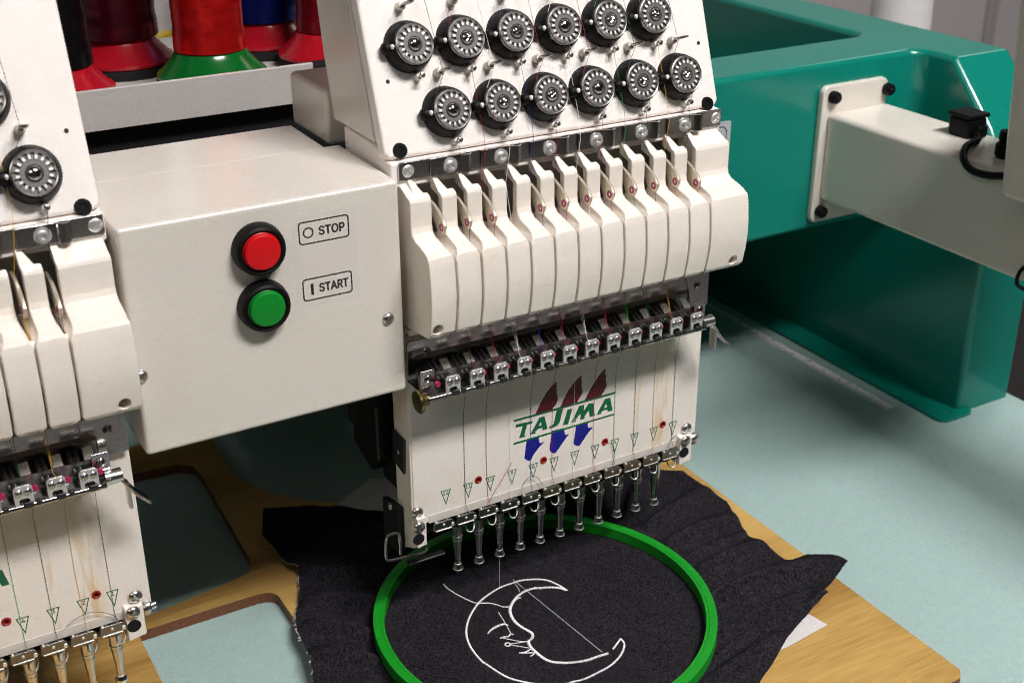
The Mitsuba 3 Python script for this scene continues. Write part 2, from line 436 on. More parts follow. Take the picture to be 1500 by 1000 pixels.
stem = shape(lathe([(0, 0), (2.5, 0), (2.35, 4.4), (1.9, 5.0), (0, 5.0)], 18), 'cover_plastic')
loop = shape(cat(lathe([(0, 4.2), (1.1, 4.2), (1.1, 6.0), (0, 6.0)], 12),
                 tube([(1.9 * math.sin(a), 0, 11.5 - 5.4 * math.cos(a)) for a in np.arange(24) * 2 * np.pi / 24], 0.62, 8, True)), 'pin_steel')
pin = shape(lathe([(0, 4.2), (1.0, 4.2), (1.0, 8.0), (1.6, 8.4), (1.75, 9.2), (1.4, 10.2), (0, 10.6)], 14), 'steel')
for rowi, row in enumerate((ROW1, ROW2)):
    for x, t in row:
        h = Holder('thread_loop', x - 0.7)
        hp('stem', stem, None, None, PAN(x - 0.7, t + 20.6), h)
        hp('eye', loop, None, None, PAN(x - 0.7, t + 20.6), h)
        h = Holder('thread_pin', x + 3.4)
        hp('stem', stem, None, None, PAN(x + 2.4, t - 15.7) @ np.diag([.8, .8, .8, 1]), h)
        hp('tip', pin, None, None, PAN(x + 2.4, t - 15.7) @ np.diag([.9, .9, .8, 1]), h)

# chrome guide strip with six clips
strip = Holder('guide_strip')
hp('backing', ext(cs(rrect(209.5, 9.9, 1.2)), 'z', 0, 1.5, 0.3), 'steel', None, FRONT(0.8, 1.9, 200.6), strip)
clip_m = shape(cat(rbox(-11.6, 6.0, -4.9, 4.9, 1.75, 3.0, 0.35, 8),
                   ext(cs([(6.0, 1.9), (7.0, 1.8), (8.4, 3.4), (10.0, 3.9), (11.6, 3.4), (12.8, 1.8), (13.4, 1.8), (12.0, 4.2), (10.0, 4.9), (8.0, 4.2), (6.6, 3.0), (6.0, 3.0)]), 'y', -4.7, 4.7)), 'clip_steel', 25)
wash_m = shape(lathe([(0, 3.0), (4.1, 3.0), (4.1, 3.5), (3.2, 3.7), (0, 3.7)], 24), 'bright_steel')
screw_m = shape(moved(hexscrew(2.7, 2.6), tr(0, 0, 3.6)), 'bright_steel')
for i in range(6):
    x = -75.0 + 30.5 * i
    c = Holder('clip', x, strip)
    hp('clip', clip_m, None, x, FRONT(x, 1.7, 200.7), strip)
    hp('washer', wash_m, None, x, FRONT(x, 1.7, 200.7), strip)
    hp('screw', screw_m, None, x, FRONT(x, 1.7, 200.7) @ rot((0, 0, 1), 23 * i), strip)
end_m = shape(phillips(3.5, 1.1), 'bright_steel')
for x in (-98.6, 101.6):
    hp('end_screw', end_m, None, x, FRONT(x, 0.4, 200.6) @ rot((0, 0, 1), 40), strip)

# take-up covers
FIN = [(-5.2, 190.2), (-9.6, 188.6), (-10.5, 186.5), (-10.6, 173.5), (-11.6, 170.2), (-14.5, 168.0), (-22, 166.2), (-26.5, 164.8), (-29.6, 162.3),
       (-30.8, 158), (-32.0, 148), (-32.4, 140), (-31.6, 130), (-29.4, 119.5), (-26.5, 116.6), (6, 112.2), (14, 112), (14, 159), (-2, 164.5), (-5.8, 170), (-6.0, 186.5)]
CHEEK = [(12, 193.5), (1.0, 193.2), (-5.2, 190.2)] + FIN[1:FIN.index((6, 112.2)) + 1] + [(12, 112)]
def fin_outline(w0l, w0r, w1l, w1r, taperl, taperr):
    return [(-w1l + taperl * 3.2, 110), (-w1l + taperl * 3.2, 113.5), (-w1l, 119.5), (-w1l, 160.5), (-w1l + taperl * 1.0, 162.4), (-w0l - 0.5 * taperl, 163.6), (-w0l, 165.4), (-w0l, 201),
            (w0r, 201), (w0r, 165.4), (w0r + 0.5 * taperr, 163.6), (w1r - taperr * 1.0, 162.4), (w1r, 160.5), (w1r, 119.5), (w1r - taperr * 3.2, 113.5), (w1r - taperr * 3.2, 110)]
def fin(x, w0l, w0r, w1l, w1r, tl, trr, holes=()):
    r = 0.75
    o = cs(fin_outline(w0l, w0r, w1l, w1r, tl, trr)).offset(-r, m3.JoinType.Miter)
    p = cs(FIN).offset(-r, m3.JoinType.Round, 2, 12)
    body = permute(p.extrude(80), [(2, 1), (0, 1), (1, 1)], (-40, 0, 0)) ^ permute(o.extrude(80), [(0, 1), (2, -1), (1, 1)], (0, 40, 0))
    body = body.minkowski_sum(m3.Manifold.sphere(r, 8))
    if not tl or not trr:                       # outer cheek of an end cover
        c = cs(CHEEK).offset(-r, m3.JoinType.Round, 2, 12)
        x0, x1 = (-w1l, -w1l + 9.5) if not tl else (w0r - 21.0, w0r)
        body += permute(c.extrude(x1 - x0 - 2 * r), [(2, 1), (0, 1), (1, 1)], (x0 + r, 0, 0)).minkowski_sum(m3.Manifold.sphere(r, 8))
    for hx, hz in holes:
        body -= m3.Manifold.cylinder(60, 3.2, 3.2, 24).rotate([90, 0, 0]).translate([hx, 8, hz])
    return body
RIB = m3.Manifold.hull_points(np.array([(-0.4, -9.2, 187.2), (6.6, -8.6, 187.2), (7.4, -6.2, 187.0), (-0.4, -6.0, 187.0), (-0.4, 2.2, 197.0), (0.9, 2.2, 197.0), (-0.4, 2.2, 189.0), (0.9, 2.2, 189.0)], float))
mid = shape(fin(0, 4.6, 4.6, 6.95, 6.95, 1, 1), 'cover_plastic', 32)
rib = shape(RIB, 'cover_plastic', False)
left_end = shape(fin(0, 15.5, -2.9, 15.5, -0.55, 0, 1, [(-11.0, 122.5)]), 'cover_plastic', 32)
right_end = shape(fin(0, -2.9, 27.4, -0.55, 28.0, 1, 0, [(20.0, 122.5)]), 'cover_plastic', 32)
h = Holder('take_up_cover')
hp('end_cover', left_end, None, -100, tr(PX(0), 0, 0), h)
hp('rib', rib, None, -92, tr(PX(0) - 10.6, 0, 0), h)
for i in range(11):
    hp('fin', mid, None, PX(i) + 7.5, tr(PX(i) + 7.5, 0, 0), h)
    hp('rib', rib, None, PX(i) + 7.5, tr(PX(i) + 7.5 - 4.2, 0, 0), h)
hp('end_cover', right_end, None, 95, tr(PX(11), 0, 0), h)
hp('rib', rib, None, 90, tr(PX(11) + 3.5, 0, 0), h)
hp('slot_floor', ext(cs([(-27, 158), (-24, 161), (2, 148), (13, 144), (13, 138), (-27, 138)]), 'x', -93, 82), 'cover_plastic', None, None, h)
hp('inner_back', rbox(-102, 100, 46, 50, 111, 193, 0), 'cast_grey', None, None, h)
for cx in (-102, 98.5):
    hp('inner_side', rbox(cx, cx + 1.6, 13, 46, 111, 193, 0), 'cast_grey', cx, None, h)
hp('cover_knob', moved(lathe(dome(2.2, 0.8), 16), frame((0, 1, 0), (0, 0, 1), (-1, 0, 0), (-103.4, -14, 130.7))), 'cover_plastic', -103, None, h)

# take-up levers (the ninth needle's lever is raised out of sight)
lev = [(6, 184.0), (-0.9, 184.2), (-5.8, 183.6), (-11.2, 181.5), (-17.0, 178.0), (-19.6, 175.0), (-19.4, 172.4), (-17.8, 169.8), (-14.0, 168.9), (-10.4, 170.8), (-7.2, 175.0), (-2.2, 177.2), (6, 178)]
lever_m = shape(ext(cs(lev), 'x', -0.9, 0.9, 0.35, 6), 'ivory_metal', 30)
eye_m = shape(moved(lathe([(0.9, -1.15), (2.25, -1.15), (2.25, 1.15), (0.9, 1.15), (0.9, -1.15)], 16), frame((0, 1, 0), (0, 0, 1), (1, 0, 0), (0, -16.4, 173.2))), 'pink_ceramic', 30)
for i in range(12):
    if i == 3:
        continue
    dz = -3.2 if i == 11 else 0.0
    h = Holder('take_up_lever', PX(i))
    hp('arm', lever_m, None, None, tr(PX(i) + 0.2, 0, dz), h)
    hp('eyelet', eye_m, None, None, tr(PX(i) + 0.2, 0, dz), h)

# chrome plate under the covers and the thread guide rail
h = Holder('upper_guide_plate')
pl = [(-105.5, 83), (-100.5, 83), (-100.5, 97.2), (84.5, 97.2), (86, 95.6), (86, 83.5), (101, 83.5), (101, 106), (-103.5, 106), (-105.5, 104)]
hp('plate', ext(cs(pl), 'y', -4.0, -2.8, 0.25, 6), 'clip_steel', None, None, h)
hp('slot_backing', rbox(-102, 88, 2, 13, 80, 108, 0), 'cast_grey', None, None, h)
ps = shape(phillips(2.5, 1.4), 'pin_steel')
for x in (-93.5, -1.8, 92):
    hp('plate_screw', ps, None, x, FRONT(x, -4.0, 98.0), h)
hp('face_shelf', rbox(-103.5, 101.5, -3, 14, 108.5, 112, 0.5), 'plate_white', None, None, h)

h = Holder('thread_rail')
hp('tray', ext(cs([(-25.0, 82.2), (-25.0, 81.2), (-2, 81.2), (-2, 93.5), (-3, 93.5), (-3, 82.2)]), 'x', -105, 86.5), 'pin_steel', None, None, h)
hp('back_lip', ext(cs([(-16.0, 90.5), (-15.2, 90.5), (-15.2, 82), (-16, 82)]), 'x', -104.5, 86.5), 'steel', None, None, h)
sheet = shape(ext(cs([(-17, 83.2), (-16.4, 84.0), (-5, 91.8), (-4.4, 91.2), (-16, 83)]), 'x', -2.4, 2.4), 'steel')
roll = shape(cat(*[tube([(s, -18.5, 85.8), (s, -4.5, 91.2)], 1.15, 10) for s in (-2.4, 0.4)]), 'dark_metal')
gb = [(-4.4, -2.4), (-4.4, 6.2), (-3.0, 7.6), (3.0, 7.6), (4.4, 6.2), (4.4, -2.4), (2.4, -2.4), (2.4, -0.2), (1.6, 0.8), (-1.6, 0.8), (-2.4, -0.2), (-2.4, -2.4)]
block_m = shape(ext(cs(gb), 'z', 0, 1.4, 0.25, 6), 'bright_steel', 25)
body_m = shape(rbox(-3.6, 3.6, -8.0, -2.0, -1.6, 4.6, 0.6, 8), 'dark_metal')
bs = shape(cat(*[moved(phillips(1.95, 1.3), tr(s * 2.05, 4.4, 1.35)) for s in (-1, 1)]), 'steel')
felt_m = shape(moved(lathe([(0, 0), (1.4, 0), (1.5, 0.8), (1.4, 2.2), (0, 2.3)], 14), FRONT(0, 0, 0)), 'pink_ceramic')
clamp_m = shape(cat(rbox(-2.2, 2.2, -26.4, -22.5, 79.0, 82.2, 0.5, 8), rbox(3.6, 6.0, -26.2, -22.4, 79.2, 82, 0.4, 8)), 'dark_metal')
for i in range(12):
    x = PX(i) - 0.6
    g = Holder('guide_block', x, h)
    hp('guide_block', block_m, None, x, FRONT(x, -24.2, 83.4), h)
    hp('block_body', body_m, None, x, FRONT(x, -24.2, 83.4) @ frame((1, 0, 0), (0, 0, 1), (0, -1, 0), (0, 0, 0)).dot(np.eye(4)) if False else tr(x, -16.0, 83.2), h)
    hp('block_screws', bs, None, x, FRONT(x, -24.2, 83.4), h)
    hp('felt', felt_m, None, x, tr(x - 6.6 + (12.6 if i else 0.0) - (0 if i else 1.0), -20.5, 86.2), h)
    hp('guide_roller', roll, None, x, tr(x - 2.2, 0, 0), h)
    hp('guide_sheet', sheet, None, x, tr(x + 4.2, 0, 0), h)
    hp('rod_clamp', clamp_m, None, x, tr(x + 1.5, 0, 0), h)
hp('rod', tube([(-107, -24.0, 79.4), (84, -24.0, 79.4)], 1.7, 16), 'pin_steel', None, None, h)
hp('knob', moved(lathe([(0, 0), (3.4, 0), (3.6, 3.0), (4.4, 4.0), (6.6, 4.4), (6.9, 5.4), (6.2, 6.4), (3.0, 6.0), (0, 5.6)], 28), frame((0, 1, 0), (0, 0, -1), (-1, 0, 0), (-103.8, -24.2, 80.0))), 'brass', -105, None, h)
rs = shape(phillips(2.5, 1.4), 'pin_steel')
tab = shape(rbox(-4.2, 4.2, -5, 5, 0, 1.0, 0.4, 8), 'chrome')
for x in (-100.2, 84.0):
    hp('rail_tab', tab, None, x, FRONT(x, -17.2, 88.8), h)
    hp('rail_screw', rs, None, x, FRONT(x, -18.2, 88.8), h)
h = Holder('rail_lever', 95)
hp('hub', tube([(84.5, -20, 80.5), (92.5, -20, 80.8)], 3.6, 16), 'steel', None, None, h)
lv = smooth_path([(92, -20, 78.5), (94.5, -20.5, 74.5), (97, -21, 70.5), (100, -21.5, 67.0), (103.0, -22, 64.0)], 1.0)
hp('arm', moved(cat(*[m3.Manifold.batch_hull([m3.Manifold.sphere(0.8, 8).translate([*(p + np.array([0, dy, 0]))]) for p in (lv[i], lv[i + 1]) for dy in (-3, 3)]) for i in range(len(lv) - 1)]), np.eye(4)), 'chrome', None, None, h)
hp('fin', rbox(93.6, 95.2, -23, -17, 61.5, 76, 0.6, 8), 'steel', None, None, h)

# face plate with its print
h = Holder('face_plate')
fp = ext(cs([(-103.5, -16), (101.5, -16.5), (101.5, 107), (-103.5, 107)]), 'y', 0, 13, 0.8)
for x in (-60.6, -15.2, 29.8, 74.4):
    fp -= m3.Manifold.cylinder(8, 1.5, 1.5, 20).rotate([90, 0, 0]).translate([x, 5, 3.3])
hp('plate', fp, 'plate_white', None, None, h)
hp('lower_strip', rbox(-94, 92, -0.35, 0.5, -16.3, -11.2, 0), 'band_paint', None, None, h, False)
ring_m = shape(lathe([(1.35, -2), (1.35, 0.25), (1.6, 0.55), (2.1, 0.55), (2.45, 0.3), (2.5, 0), (2.5, -0.4)], 28), 'ring_red')
for x in (-60.6, -15.2, 29.8, 74.4):
    hp('red_ring', ring_m, None, x, FRONT(x, 0, 3.3), h)
LOGO = {
 'logo_line': [(-361, 371), (366, 370), (367, 356), (-362, 358)],
 'logo_line2': [(-362, 215), (364, 218), (361, 207), (-362, 202)],
 'T': [(-344, 337), (-231, 328), (-237, 313), (-269, 314), (-287, 257), (-287, 245), (-280, 235), (-325, 237), (-318, 253), (-300, 314), (-350, 316)],
 'A': [(-246, 240), (-183, 339), (-148, 338), (-126, 246), (-160, 244), (-163, 264), (-194, 263), (-215, 250), (-207, 239)],
 'Ah': [(-183, 291), (-172, 308), (-167, 282), (-188, 281)],
 'J': [(-62, 355), (-18, 354), (-39, 267), (-53, 251), (-77, 245), (-116, 243), (-109, 258), (-91, 260), (-81, 270)],
 'I': [(16, 338), (50, 336), (21, 237), (-16, 240)],
 'M': [(45, 241), (100, 341), (135, 339), (134, 297), (168, 338), (201, 334), (216, 244), (179, 244), (170, 293), (140, 258), (140, 242), (110, 243), (113, 287), (73, 252), (80, 240)],
 'A2': [(229, 244), (288, 338), (327, 338), (348, 244), (314, 243), (308, 261), (279, 262), (260, 252), (267, 243)],
 'A2h': [(288, 288), (300, 304), (308, 277), (282, 277)],
 'S1': [(-211, 371), (-178, 432), (-140, 489), (-103, 526), (-67, 550), (-64, 524), (-72, 507), (-64, 514), (-64, 476), (-54, 425), (-70, 396), (-95, 371)],
 'S2': [(-38, 366), (-15, 413), (17, 464), (60, 515), (112, 549), (111, 527), (108, 510), (116, 513), (113, 477), (122, 426), (99, 393), (81, 368)],
 'S3': [(139, 369), (173, 427), (216, 486), (252, 526), (285, 552), (285, 524), (282, 507), (292, 510), (289, 474), (298, 429), (279, 392), (257, 368)],
 'B1': [(-272, 210), (-188, 210), (-185, 183), (-182, 165), (-168, 159), (-146, 164), (-191, 128), (-222, 95), (-241, 62), (-256, 59), (-280, 77), (-287, 91)],
 'B2': [(-95, 222), (-7, 218), (-3, 183), (2, 167), (29, 165), (-12, 121), (-52, 74), (-66, 60), (-84, 61), (-107, 86), (-109, 100)],
 'B3': [(81, 208), (165, 209), (166, 186), (171, 168), (206, 166), (166, 128), (125, 78), (111, 62), (92, 62), (69, 80), (65, 92)],
}
lg = {q: np.array(v) * 0.1 for q, v in LOGO.items()}
FP = FRONT(0, -0.02, 0)
hp('logo_rule', poly_print([lg['logo_line']]), 'print_green', 0, FP, h, False)
hp('logo_rule', poly_print([lg['logo_line2']]), 'print_green', 0, FP, h, False)
for a in (('T',), ('A', 'Ah'), ('J',), ('I',), ('M',), ('A2', 'A2h')):
    hp('logo_letter', poly_print([lg[q] for q in a]), 'print_green', float(lg[a[0]][:, 0].mean()), FP, h, False)
for q in ('S1', 'S2', 'S3'):
    hp('maroon_flame', poly_print([lg[q]], 0.15), 'print_maroon', float(lg[q][:, 0].mean()), FP, h, False)
for q in ('B1', 'B2', 'B3'):
    hp('blue_drop', poly_print([lg[q]], 0.15), 'print_blue', float(lg[q][:, 0].mean()), FP, h, False)
for n in range(1, 13):
    x = NX(n)
    t0 = np.array([(-3.3, 3.0), (3.3, 3.0), (0, -7.4)])
    t1 = np.array([(-2.55, 2.5), (2.55, 2.5), (0, -5.7)])
    g = cat(poly_print([t0, t1], 0.12), moved(text(str(n), 2.5 if n < 10 else 2.3, 0.12, True), tr(0, 0.9, 0)))
    hp('needle_number', g, 'print_green', x, FRONT(x, -0.02, 0.0), h, False)

# side plate, black brackets, end blocks
h = Holder('side_frame', -104)
hp('side_plate', ext(cs([(0.8, 107), (21, 107), (21, -15), (14, -22), (14, -38), (-1, -30), (0.8, -16)]), 'x', -104.4, -96, 0.5, 6), 'plate_white', None, None, h)
hp('dark_block', ext(cs([(5, 40), (19.5, 41), (21.5, 20), (7, 17)]), 'x', -106.0, -103, 0.4, 6), 'dark_metal', None, None, h)
hp('black_bracket', ext(cs([(12, -8), (34, -12), (34, -44), (12, -40)]), 'x', -108.5, -104.6, 0.6, 6), 'black_matte', None, None, h)
hp('bracket_screw', shape(phillips(2.4, 1.4), 'steel'), None, None, frame((0, 1, 0), (0, 0, -1), (-1, 0, 0), (-108.4, 22.5, -12.5)), h)
hp('side_screw', shape(phillips(1.4, 0.7), 'steel'), None, None, frame((0, 1, 0), (0, 0, -1), (-1, 0, 0), (-105.9, 13, 29)), h)
hp('rear_bracket', ext(cs([(30, 95), (70, 95), (70, 10), (44, 2), (30, 16)]), 'x', -110, -101, 0.8, 6), 'black_plastic', None, None, h)
hp('bracket_edge', rbox(-111.5, -109.8, 30, 32, 16, 52, 0.4, 6), 'dark_metal', None, None, h)
hp('cable_gland', cat(rbox(-128, -116, 22, 34, 46, 80, 3), rbox(-160, -143, 24, 34, 62, 80, 2)), 'black_matte', None, None, h)
hp('needle_bar_case', rbox(-96, 99, 12.5, 60, -14, 98, 1), 'black_matte', None, None)

for side, (bx0, bx1, scr, hol) in enumerate((((-107.0), -97.6, ((-101.6, -6.2), (-102.4, -14.0)), (-103.0, -22.2)), (86.5, 96.0, ((93.4, -4.6), (90.4, -11.6)), (90.0, -20.0)))):
    e = Holder('end_block', bx0)
    hp('block', ext(cs([(bx0 + 3.4 * (1 - side), -29.0), (bx1, -27.4), (bx1, -8.5), (bx0 + 3.4 * (1 - side), -8.5)]), 'y', -4.0, 8, 0.5, 6), 'plate_white', None, None, e)
    for j, (sx, sz) in enumerate(scr):
        hp('block_screw', shape(phillips(3.9, 2.4), 'steel'), None, None, FRONT(sx, -4.0 if j else -0.5, sz) @ rot((0, 0, 1), 20 + 50 * j), e)
    hp('dark_hole_disc', m3.Manifold.cylinder(0.3, 3.7, 3.7, 24), 'black_matte', None, FRONT(hol[0], -4.0, hol[1]), e)  # flat black disc, the dark of a hole put into colour
hp('thumb_screw', moved(lathe([(0, 0), (3.8, 0), (4.4, 1), (4.4, 3.5), (2.4, 4.5), (2.2, 7), (0, 7.2)], 20), frame((0, 1, 0), (0, 0, 1), (1, 0, 0), (96.2, 0, -13.5))), 'steel', 97)

# needle clamps and presser feet
c0 = [(-7.2, -2.6), (-6.6, 2.9), (4.6, 2.9), (6.4, 1.4), (7.0, -0.6), (6.2, -2.9), (-5.4, -2.9)]
clampbar = shape(cat(ext(cs(c0), 'z', 0, 1.6, 0.35, 6), rbox(-5.6, 3.8, -2.6, -1.9, 1.5, 2.0, 0.2, 6), moved(lathe(dome(0.7, 0.4), 10), tr(-0.6, 0.6, 1.5)),
                     rbox(-4.2, -2.6, 2.7, 3.5, 0.3, 1.5, 0.2, 6), rbox(1.4, 3.0, 2.7, 3.5, 0.3, 1.5, 0.2, 6)), 'clamp_steel', 30)
clamp_glint = shape(cat(rbox(-6.2, 4.6, -2.9, -2.1, 1.4, 2.3, 0.3, 6), rbox(4.4, 6.2, -1.9, 0.6, 1.3, 2.0, 0.3, 6), moved(lathe(dome(0.9, 0.5), 10), tr(-0.6, 0.6, 1.6)), rbox(-5.8, -4.6, 2.4, 3.6, 0.2, 1.8, 0.2, 6)), 'bright_steel')  # bright edge strips and dot: highlight lines put into the steel colour
holder_m = shape(cat(rbox(-3.6, 3.6, 9, 19, -32, -22, 1.0, 8), rbox(-6.6, -1.5, 11, 15, -31, -27.5, 0.8, 8)), 'dark_metal')
hscrew_m = shape(moved(phillips(2.2, 1.6), FRONT(0.4, 9.2, -27.5)), 'steel')
foot_ring = shape(cat(*[moved(tube([(r * math.cos(a), r * math.sin(a), z) for a in np.arange(20) * 2 * np.pi / 20], 0.42, 6, True), tr(0, 16.1, z0)) for r, z, z0 in ((3.0, 0, -67.2), (1.9, 0, -63.6), (2.9, 0, -45.5), (3.2, 0, -42.8))]), 'bright_steel')
foot_m = shape(moved(lathe([(0, 0), (2.4, 0.1), (3.1, 0.7), (3.3, 1.7), (2.9, 2.9), (2.0, 3.9), (1.75, 5.4), (2.0, 10), (2.6, 18), (3.2, 27), (3.4, 33), (0, 33)], 20), tr(0, 16.1, -68.0)), 'foot_steel')
spring_m = shape(moved(tube([(3.3 * math.cos(a), 3.3 * math.sin(a), a * 0.42) for a in np.arange(0, 6 * math.pi, 0.5)], 0.45, 5), tr(0, 16.1, -37.5)), 'steel')
needle_m = shape(tube([(0, 16.1, -71.0), (0, 16.1, -40)], [0.25, 0.5], 8), 'steel')
nut_m = shape(cat(moved(lathe(dome(2.0, 1.4), 14), FRONT(-3.2, 1.5, -24.6)), rbox(-5.4, 1.2, 1.5, 10, -27, -22, 0.8, 8)), 'clamp_steel')
hook_m = shape(tube(smooth_path([(3.0, 3, -23), (3.2, -1, -26.5), (1.0, -2.6, -29.5), (-1.6, -1.5, -29.2), (-1.2, 3, -27)], 0.8), 0.5, 6), 'steel')
for n in range(12, 0, -1):
    h = Holder('needle_clamp', NX(n) - 2)
    hp('bar', clampbar, None, None, FRONT(NX(n) - 3.0, -2.2, -18.4), h)
    hp('glint_lip', clamp_glint, None, None, FRONT(NX(n) - 3.0, -2.2, -18.4), h)
    if n == 12:
        hp('set_screw', hscrew_m, None, None, tr(NX(n), 0, 0), h)
        continue
    f = Holder('presser_foot', NX(n))
    hp('clamp_nut', nut_m, None, None, tr(NX(n), 0, 0), h)
    hp('thread_hook', hook_m, None, None, tr(NX(n), 0, 0), h)
    hp('holder', holder_m, None, None, tr(NX(n), 0, 0), f)
    hp('set_screw', hscrew_m, None, None, tr(NX(n), 0, 0), f)
    hp('foot', foot_m, None, None, tr(NX(n), 0, 0), f)
    hp('foot_rings', foot_ring, None, None, tr(NX(n), 0, 0), f)
    hp('spring', spring_m, None, None, tr(NX(n), 0, 0), f)
    hp('needle', needle_m, None, None, tr(NX(n), 0, 0), f)
hp('foot_rail', cat(rbox(-98, 96, 19, 26, -37, -33, 0.6, 8), rbox(-104, -79, 9, 14, -49.2, -47.6, 0.6, 8)), 'dark_metal')
wire = smooth_path([(-111.4, 4, -34.6), (-111.6, 4, -22.5), (-113.4, 4, -19.3), (-118.0, 4, -18.9), (-120.1, 4, -21.0), (-120.8, 4, -32.6), (-119.0, 4, -36.4), (-108, 4, -37.6), (-96.7, 4, -38.6), (-94.0, 4, -36.2), (-95.4, 4, -30.6)], 1.0)
hp('wire_guard', tube(wire, 0.85, 8), 'steel', -110)

def hkey(prefix, h, names):
    """Key of a part of this head; numbers restart for each head."""
    if h in names:
        return names[h]
    up = hkey(prefix, h.parent, names) if h.parent else prefix
    names[h] = number(f'{up}__{h.name}')
    return names[h]

def make_head(label, dx, xmin):
    key = thing('embroidery_machine', label, 'embroidery machine', 'embroidery machines side by side')
    names = {}
    for h, ply, M in HEAD:
        if h.x is not None and h.x < xmin:
            continue
        scene[hkey(key, h, names)] = place(ply, tr(dx) @ M)
    return key
make_head('cream multi-needle head in the middle with twelve numbered needles above the green hoop', 0, -999)
make_head('cut-off cream embroidery head at the left edge showing only its right side', -360, 5)

# ------------------------------------------------------------------ threads of both heads
COL = {12: None, 11: ('thread_black', 'black'), 10: ('thread_red', 'red'), 9: ('thread_white', 'white'), 8: ('thread_blue', 'blue'), 7: ('thread_magenta', 'magenta'),
       6: ('thread_white', 'white'), 5: ('thread_magenta', 'magenta'), 4: ('thread_green', 'bright green'), 3: ('thread_dark_green', 'dark green'), 2: ('thread_yellow', 'yellow'), 1: ('thread_black', 'black')}
def thread_mesh(n, dx):
    i = 12 - n
    if n % 2 == 0:
        x, t = ROW1[i // 2]
        L = [pan(x + 0.2, t + 38, 8), pan(x - 1.2, t + 21, 8.4), pan(x - 11.6, t + 1.0, 7.2), pan(x - 9, t - 6, 8.6)]
    else:
        x, t = ROW2[i // 2]
        L = [pan(x - 5.5, t + 80, 6), pan(x - 1.5, t + 21.5, 8.6), pan(x - 0.5, t + 20.0, 8.6), pan(x - 11.6, t + 1.0, 7.2), pan(x - 9, t - 6, 8.6)]
    px_ = PX(i)
    L += [pan(x + 3.6, t - 11.5, 8.2), pan(x + 2.6, t - 15.5, 7.0), pan(x + 2.6, t - 18.5, 4.0)]
    if n % 2 == 0:
        L += [pan(x + 3.2, -14, 4.2)]
    dz = -3.2 if n == 1 else 0
    a, b, c = ((-1.0, 0.3, 1.2) if n % 3 else (-2.2, -0.6, 1.5))
    L += [np.array([px_ + 3.4, -2.6, 205]), np.array([px_ + 2.4, -2.6, 196]), np.array([px_ + 0.5, -3.0, 186]), np.array([px_, -12, 160]), np.array([px_ + a, -9, 113]), np.array([px_ - 0.5, -19, 90.6]),
          np.array([px_ + b, -9, 113]), np.array([px_, -19, 150])]
    if n != 9:
        L += [np.array([px_ + 0.2, -17.6, 172.0 + dz]), np.array([px_ + 0.3, -18, 150])]
    L += [np.array([px_ + c, -9, 113]), np.array([px_ - 0.5, -19, 90.4])]
    xf = NX(n) - 2.6 + 1.6 * i / 11
    w = 0.5 * math.sin(n * 2.3)
    L += [np.array([xf - 0.2, -22.5, 80]), np.array([xf + 0.1, -3.5, 66]), np.array([xf + 0.1 + w * 0.4, -0.4, 50]), np.array([xf + w, -0.35, 20]), np.array([xf + 0.3, -0.35, -9]), np.array([xf + 0.6, -2.6, -15.5])]
    return moved(tube(L, 0.14, 5), tr(dx))
ordinal = {0: 'first', 1: 'second', 2: 'third', 3: 'fourth', 4: 'fifth', 5: 'sixth'}
for n in range(12, 0, -1):
    if COL[n] is None:
        continue
    m, c = COL[n]
    key = add('sewing_thread', thread_mesh(n, 0), m)
    tag(key, f'{c} thread through the {ordinal[(12 - n) // 2]} dial of the {"upper" if n % 2 == 0 else "lower"} row down to needle number {n}', 'thread', 'threads running down the middle head')
for n in range(4, 0, -1):
    m, c = COL[n]
    key = add('sewing_thread', thread_mesh(n, -360), m)
    tag(key, f'{c} thread running down beside number {n} on the left edge head', 'thread', 'threads running down the left head')

def hair(pts, name, mat, label):
    key = add(name, tube(smooth_path(pts, 1.0), 0.16, 5), mat)
    tag(key, label, 'thread')
hair([(-54, -0.8, -14), (-50, -1.6, -7), (-44, -2.2, 2), (-39, -2.6, 10)], 'loose_thread', 'thread_red', 'short red thread end curving up beside number 10')
hair([(-32.5, -2.6, -15), (-31, -2.6, -8), (-27, -2.5, -4), (-21, -2.2, -6), (-17.0, -2.2, -13)], 'loose_thread', 'thread_black', 'curled dark thread end looping below number 8')
hair([(36, -0.8, -15), (36.8, -1.4, -6), (35, -1.2, 0), (32, -0.6, 2.6)], 'loose_thread', 'thread_dark_green', 'short green thread end rising to the red ring beside number 5')
hair([(79, -0.8, -15), (79.8, -2, -10), (82, -2, -7), (86, -1.5, -7.4)], 'loose_thread', 'thread_black', 'short black thread end curling at number 1 on the middle head')
hair([(-303.5, -2.2, -9), (-296, -2.6, -5), (-288, -2.6, -5), (-280, -2.4, -10), (-277, -2, -15)], 'loose_thread', 'thread_black', 'dark thread end arching below number 2 on the left head')
key = add('loose_thread', tube([(-37.5, 16.1, -69), (-37.5, 16.5, -92.4)], 0.13, 5), 'thread_white')
tag(key, 'single white thread hanging from the lowered third presser foot into the denim', 'thread')

